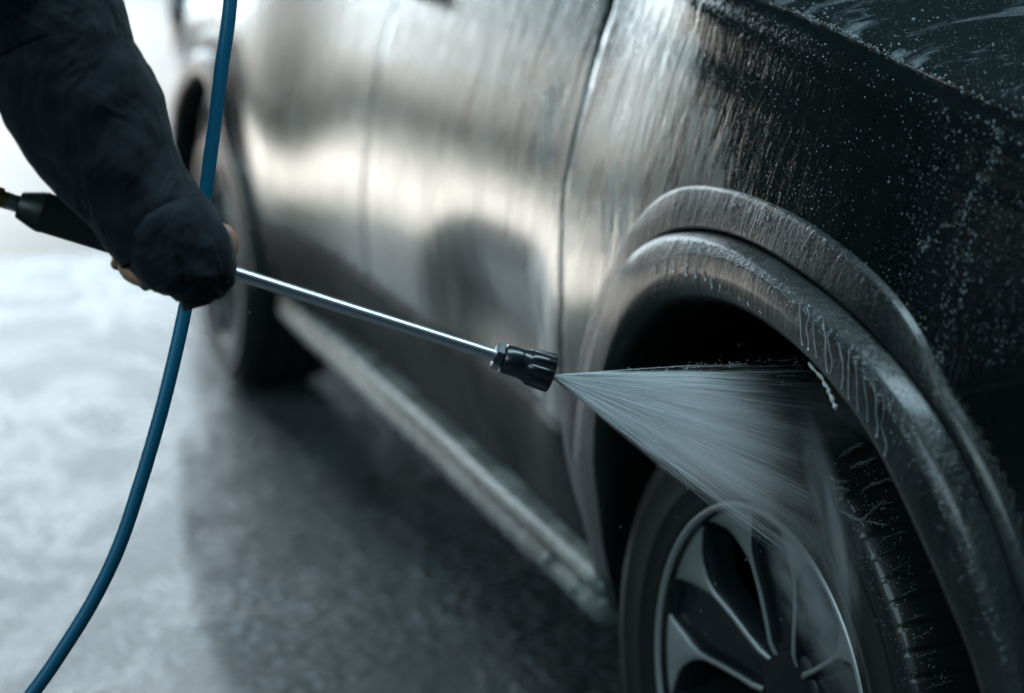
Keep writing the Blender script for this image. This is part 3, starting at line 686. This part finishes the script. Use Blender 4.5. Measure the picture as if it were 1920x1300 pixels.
# beads and drips on the arch trim
def aat(rows, th, t):  # point on the outer band
    k = int(np.interp(th, THS[::-1], np.arange(NTH)[::-1])); r = rows[0][k]*(1-t)+rows[1][k]*t; return np.array(arch_pt(th, r, -.004-.008*t))
mb = MB()
for _ in range(420):
    th = R(random.uniform(40, 125)); t = random.uniform(.06, .94); p = aat((rA, rB), th, t)
    dome(mb, p, (0, -1, .12), random.uniform(.0005, .0013), random.uniform(1, 2.2))
for (x, y, r) in [(1357, 392, 4.5), (1377, 388, 4), (1376, 412, 5), (1388, 424, 5), (1313, 412, 3), (1330, 424, 3), (1437, 410, 5), (1445, 432, 5), (1412, 440, 4), (1343, 424, 3), (1300, 420, 2.5), (1480, 470, 4)]:
    q = hit(x, y, lambda X, Z: ABODY(X, Z)-.0095); dome(mb, q, (0, -1, .1), r*2.1/FPX, 1.9, k=12)
mb_d = mb
tag(mb.build('water_beads', WATER, None, base=(0, 0, .95)), 'clear beads of water clinging to the grey arch trim', 'water beads', kind='stuff')
def fl_pt(th, t):   # on the flange from groove (0) to lip (1)
    k = int(np.interp(th, THS[::-1], np.arange(NTH)[::-1])); r = rB[k]-.006
    if t < .5: q = t/.5; rr = r*(1-q)+rC[k]*q; off = -.0345-.0075*q
    else: q = (t-.5)/.5; rr = rC[k]*(1-q)+rD[k]*q; off = -.0425+.008*q*q
    return np.array(arch_pt(th, rr, off))
mb = MB()
for _ in range(1500):
    th = R(random.gauss(72, 22))
    if not R(26) < th < R(128): continue
    th = th; t = random.uniform(.1, .48) if random.random() < .75 else random.uniform(.5, .8)
    dome(mb, fl_pt(th, t), (0, -1, .4), random.uniform(.0004, .0011)*(1.3 if random.random() < .08 else 1), 1.2, k=6)
tag(mb.build('soap_bubbles', BEAD, None, base=(0, 0, .9)), 'pale soap bubbles spread over the rounded arch flange', 'soap bubbles', kind='stuff')
# foam runs: thin trails running down the flange and the band
mb = MB()
def run(x0, y0, L, off, w=.0011, wob=6, seed=0, lump=True):
    P, rad = [], []
    for i in range(16):
        t = i/15; xx = x0+wob*(noise.noise(Vector((seed*3.1, t*3, 0))))+wob*.6*t; yy = y0+L*t
        q_ = hit(xx, yy, lambda X, Z: ABODY(X, Z)+off)
        if math.hypot(q_[0], q_[2]-.365) < np.interp(math.atan2(q_[2]-.365, q_[0]), THS[::-1], rD[::-1])+.020: break
        P.append(q_); rad.append(w*(.55+.9*abs(noise.noise(Vector((seed, t*9, 2))))+(.9 if lump and i >= 13 else 0)))
    if len(P) > 3: mb.tube(P, rad, 6)
for k, (x, y, L) in enumerate([(1500, 560, 120), (1512, 575, 95), (1527, 590, 135), (1545, 600, 150), (1556, 620, 110), (1575, 640, 150), (1590, 650, 165), (1606, 668, 130), (1622, 690, 170), (1640, 700, 120), (1655, 745, 110)]):
    run(x, y, L, -.043, random.uniform(.0005, .0009), 7, k+1)
for k, (x, y, L) in enumerate([(1225, 490, 25), (1245, 487, 34), (1262, 484, 30), (1285, 486, 38), (1302, 490, 36), (1318, 500, 30), (1333, 515, 30), (1347, 528, 34), (1362, 540, 40), (1385, 552, 30), (1402, 560, 25), (1425, 575, 25)]):
    run(x, y+6, L*.7, -.0435, random.uniform(.0008, .0012), 4, k+40)
tag(mb.build('foam_runs', FOAM, None, base=(.2, 0, .85)), 'thin trails of white foam running down the front of the arch', 'foam', kind='stuff')
mb = MB()
for k, (x, y, L) in enumerate([(1145, 330, 110), (1158, 300, 140), (1172, 300, 125), (1183, 285, 120), (1197, 265, 130), (1205, 262, 95), (1215, 255, 80), (1130, 380, 95), (1224, 280, 80), (1165, 390, 60)]):
    P, rad = [], []
    for i in range(14):
        t = i/13; q = hit(x+5*noise.noise(Vector((k*2.3, t*2, 5))), y+L*t, body); P.append(q+np.array([0, -.0003, 0])); rad.append(.0015*(.5+.9*abs(noise.noise(Vector((k, t*8, 7))))+(.6 if i < 2 else 0)))
    mb.tube(P, rad, 6)
for k, (x, y, L) in enumerate([(1012, 190, 130), (1024, 170, 140), (1035, 160, 150), (1048, 150, 90)]):
    P = [hit(x+4*noise.noise(Vector((k*2.3, i*.2, 9))), y+L*i/13, body)+np.array([0, -.0003, 0]) for i in range(14)]; mb.tube(P, .0013, 6)
tag(mb.build('soap_trails', SUDS, None, base=(-.4, 0, .95)), 'pale soapy trails running down the fender left of the arch', 'soap trails', kind='stuff')
# drip hanging from the lip
mb = MB(); P = [hit(x, y, lambda X, Z: ABODY(X, Z)-.030) for x, y in [(x_+9, y_-4) for x_, y_ in [(1507, 684), (1516, 696), (1526, 706), (1533, 714), (1537, 724), (1544, 733), (1546, 742), (1551, 750), (1553, 759), (1557, 766), (1558, 773)]]]
P = np.array(P); kk = np.arange(len(P)); uu = np.linspace(0, len(P)-1, 60)
Pd = np.array([[cr_interp(q, kk, P[:, c]) for c in range(3)] for q in uu])
mb.tube(Pd, [(.0008+.0024*abs(math.sin(i*.33+.4*math.sin(i*.21)))*(.45+.55*i/59))*(1 if i < 57 else .5) for i in range(60)], 9)
tag(mb.build('foam_drip', SUDS, None, base=P[-1]), 'white foam drip hanging from the edge of the arch', 'foam drip', kind='stuff')
# beads of foam along the bonnet edge
mb = MB()
for _ in range(420):
    u = random.uniform(.30, .95); p = np.array(hood(u, random.uniform(.135, .20) if random.random() < .8 else random.uniform(.2, .5)))
    dome(mb, p, (0, -.5, 1), random.uniform(.0006, .0020)*(1 if random.random() < .9 else 1.5), 1., (0, -1, 0), 7)
tag(mb.build('bonnet_foam', FOAM, None, base=(.1, .12, 1.18)), 'row of white foam beads along the bonnet edge', 'foam', kind='stuff')
# filaments of water streaming over the tyre tread, and strands drawn as crown highlights
WC = np.array([.0235, .0345, .3654]); wn = np.array([math.sin(.0801), -math.cos(.0801), 0.])
def tread(px_, py_, rad=.3665):
    d = cf+cr*(px_-960)/FPX+cu*(650-py_)/FPX; o = CAM-WC; d2 = d-wn*(d@wn); o2 = o-wn*(o@wn)
    A_, B_, C_ = d2@d2, 2*(d2@o2), o2@o2-rad*rad; q = B_*B_-4*A_*C_
    return CAM+d*((-B_-math.sqrt(max(q, 0)))/(2*A_))
z3 = lambda L: [(1500+x/3.714, 650+y/3.714) for x, y in L]
FIL = [z3([(195, 905), (260, 940), (310, 935), (360, 945)]), z3([(330, 870), (380, 830), (430, 812), (500, 785), (560, 772)]), z3([(180, 1060), (240, 1130), (330, 1170), (430, 1210), (480, 1160), (540, 1110), (620, 1075), (705, 1080)]),
       z3([(430, 1210), (520, 1225), (620, 1252)]), z3([(385, 1040), (440, 1000), (500, 960), (600, 930), (690, 942)]), z3([(250, 790), (330, 730), (400, 690), (470, 660)]), z3([(200, 990), (280, 985), (360, 1000)]),
       z3([(650, 1300), (720, 1290), (760, 1310)]), [(1640, 1030), (1662, 1008), (1690, 1000), (1706, 1001)], [(1628, 1060), (1650, 1040), (1680, 1028)], [(1655, 1075), (1680, 1066), (1710, 1050)], [(1668, 1130), (1700, 1112), (1730, 1098)],
       [(1688, 1168), (1715, 1158), (1738, 1150)], [(1708, 1238), (1740, 1226), (1780, 1212)], [(1720, 1296), (1760, 1284), (1800, 1272)], [(1700, 1205), (1730, 1190), (1760, 1180)], [(1730, 1080), (1750, 1070), (1770, 1062)]]
for xb in range(1322, 1452, 15):   # pale strands drawn as highlights on the tread blocks at the crown
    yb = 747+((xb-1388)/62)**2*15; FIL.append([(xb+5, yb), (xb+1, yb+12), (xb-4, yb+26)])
FIL.append([(1245, 845), (1270, 818), (1300, 797), (1330, 785), (1362, 780), (1395, 784), (1425, 794)])  # pale strand drawn as a highlight along the tyre shoulder
mb = MB()
for k, L in enumerate(FIL):
    L = np.array(L); tt_ = np.arange(len(L)); nstr = 6 if k < 7 else (1 if k < 17 else 3)
    for q in range(nstr):
        P, rad = [], []
        nn = 10*(len(L)-1); e0, e1 = random.uniform(0, .25), random.uniform(.7, 1)
        for i in range(nn):
            t = (len(L)-1)*(e0+(e1-e0)*i/(nn-1)); sp = (5 if k < 7 else 1.5)*(q > 0)
            X = cr_interp(t, tt_, L[:, 0])+sp*noise.noise(Vector((k*3.3+q, t*1.2, 0))); Y = cr_interp(t, tt_, L[:, 1])+1.7*sp*noise.noise(Vector((k*3.3+q, t*1.4, 5)))+1.5*noise.noise(Vector((k+q*.3, t*5, 8)))
            P.append(tread(X, Y)); rad.append((.0008 if q == 0 and k < 7 else (.0011 if k >= 17 else .00045))*(.15+math.sin(math.pi*i/(nn-1))**.7*(.5+1.2*abs(noise.noise(Vector((k, q, t*3)))))))
        mb.tube(P, rad, 5)
for _ in range(260):   # flecks of spray clinging to shoulder and sidewall
    t = random.random(); xx = 1560+130*t**1.1+random.uniform(0, 90); yy = 860+430*t+random.gauss(0, 14)
    dome(mb, tread(xx, yy, .3668), (.6, -.6, .5), random.uniform(.0003, .0008), random.uniform(1, 2), k=5)
tag(mb.build('splash_and_highlight_strands', FOAM, None, base=(.25, 0, .6)), 'bright threads of water streaming over the tyre tread, and highlights drawn at its crown', 'splash', kind='stuff')
# loose drops in the air
mb = MB()
for _ in range(90):
    p = at(random.uniform(300, 1900), random.uniform(100, 1290), random.uniform(1.75, 2.25))
    if p[1] > -.03: continue
    r_ = random.uniform(.0005, .0011)
    for_n = np.array([0, -1., 0]); dome(mb, p, for_n, r_, 1., k=6); dome(mb, p, -for_n, r_, 1., k=6)
tag(mb.build('flying_droplets', BEAD, None, base=(.3, -.3, .7)), 'tiny stray water drops in the air beside the car', 'droplets', kind='stuff')
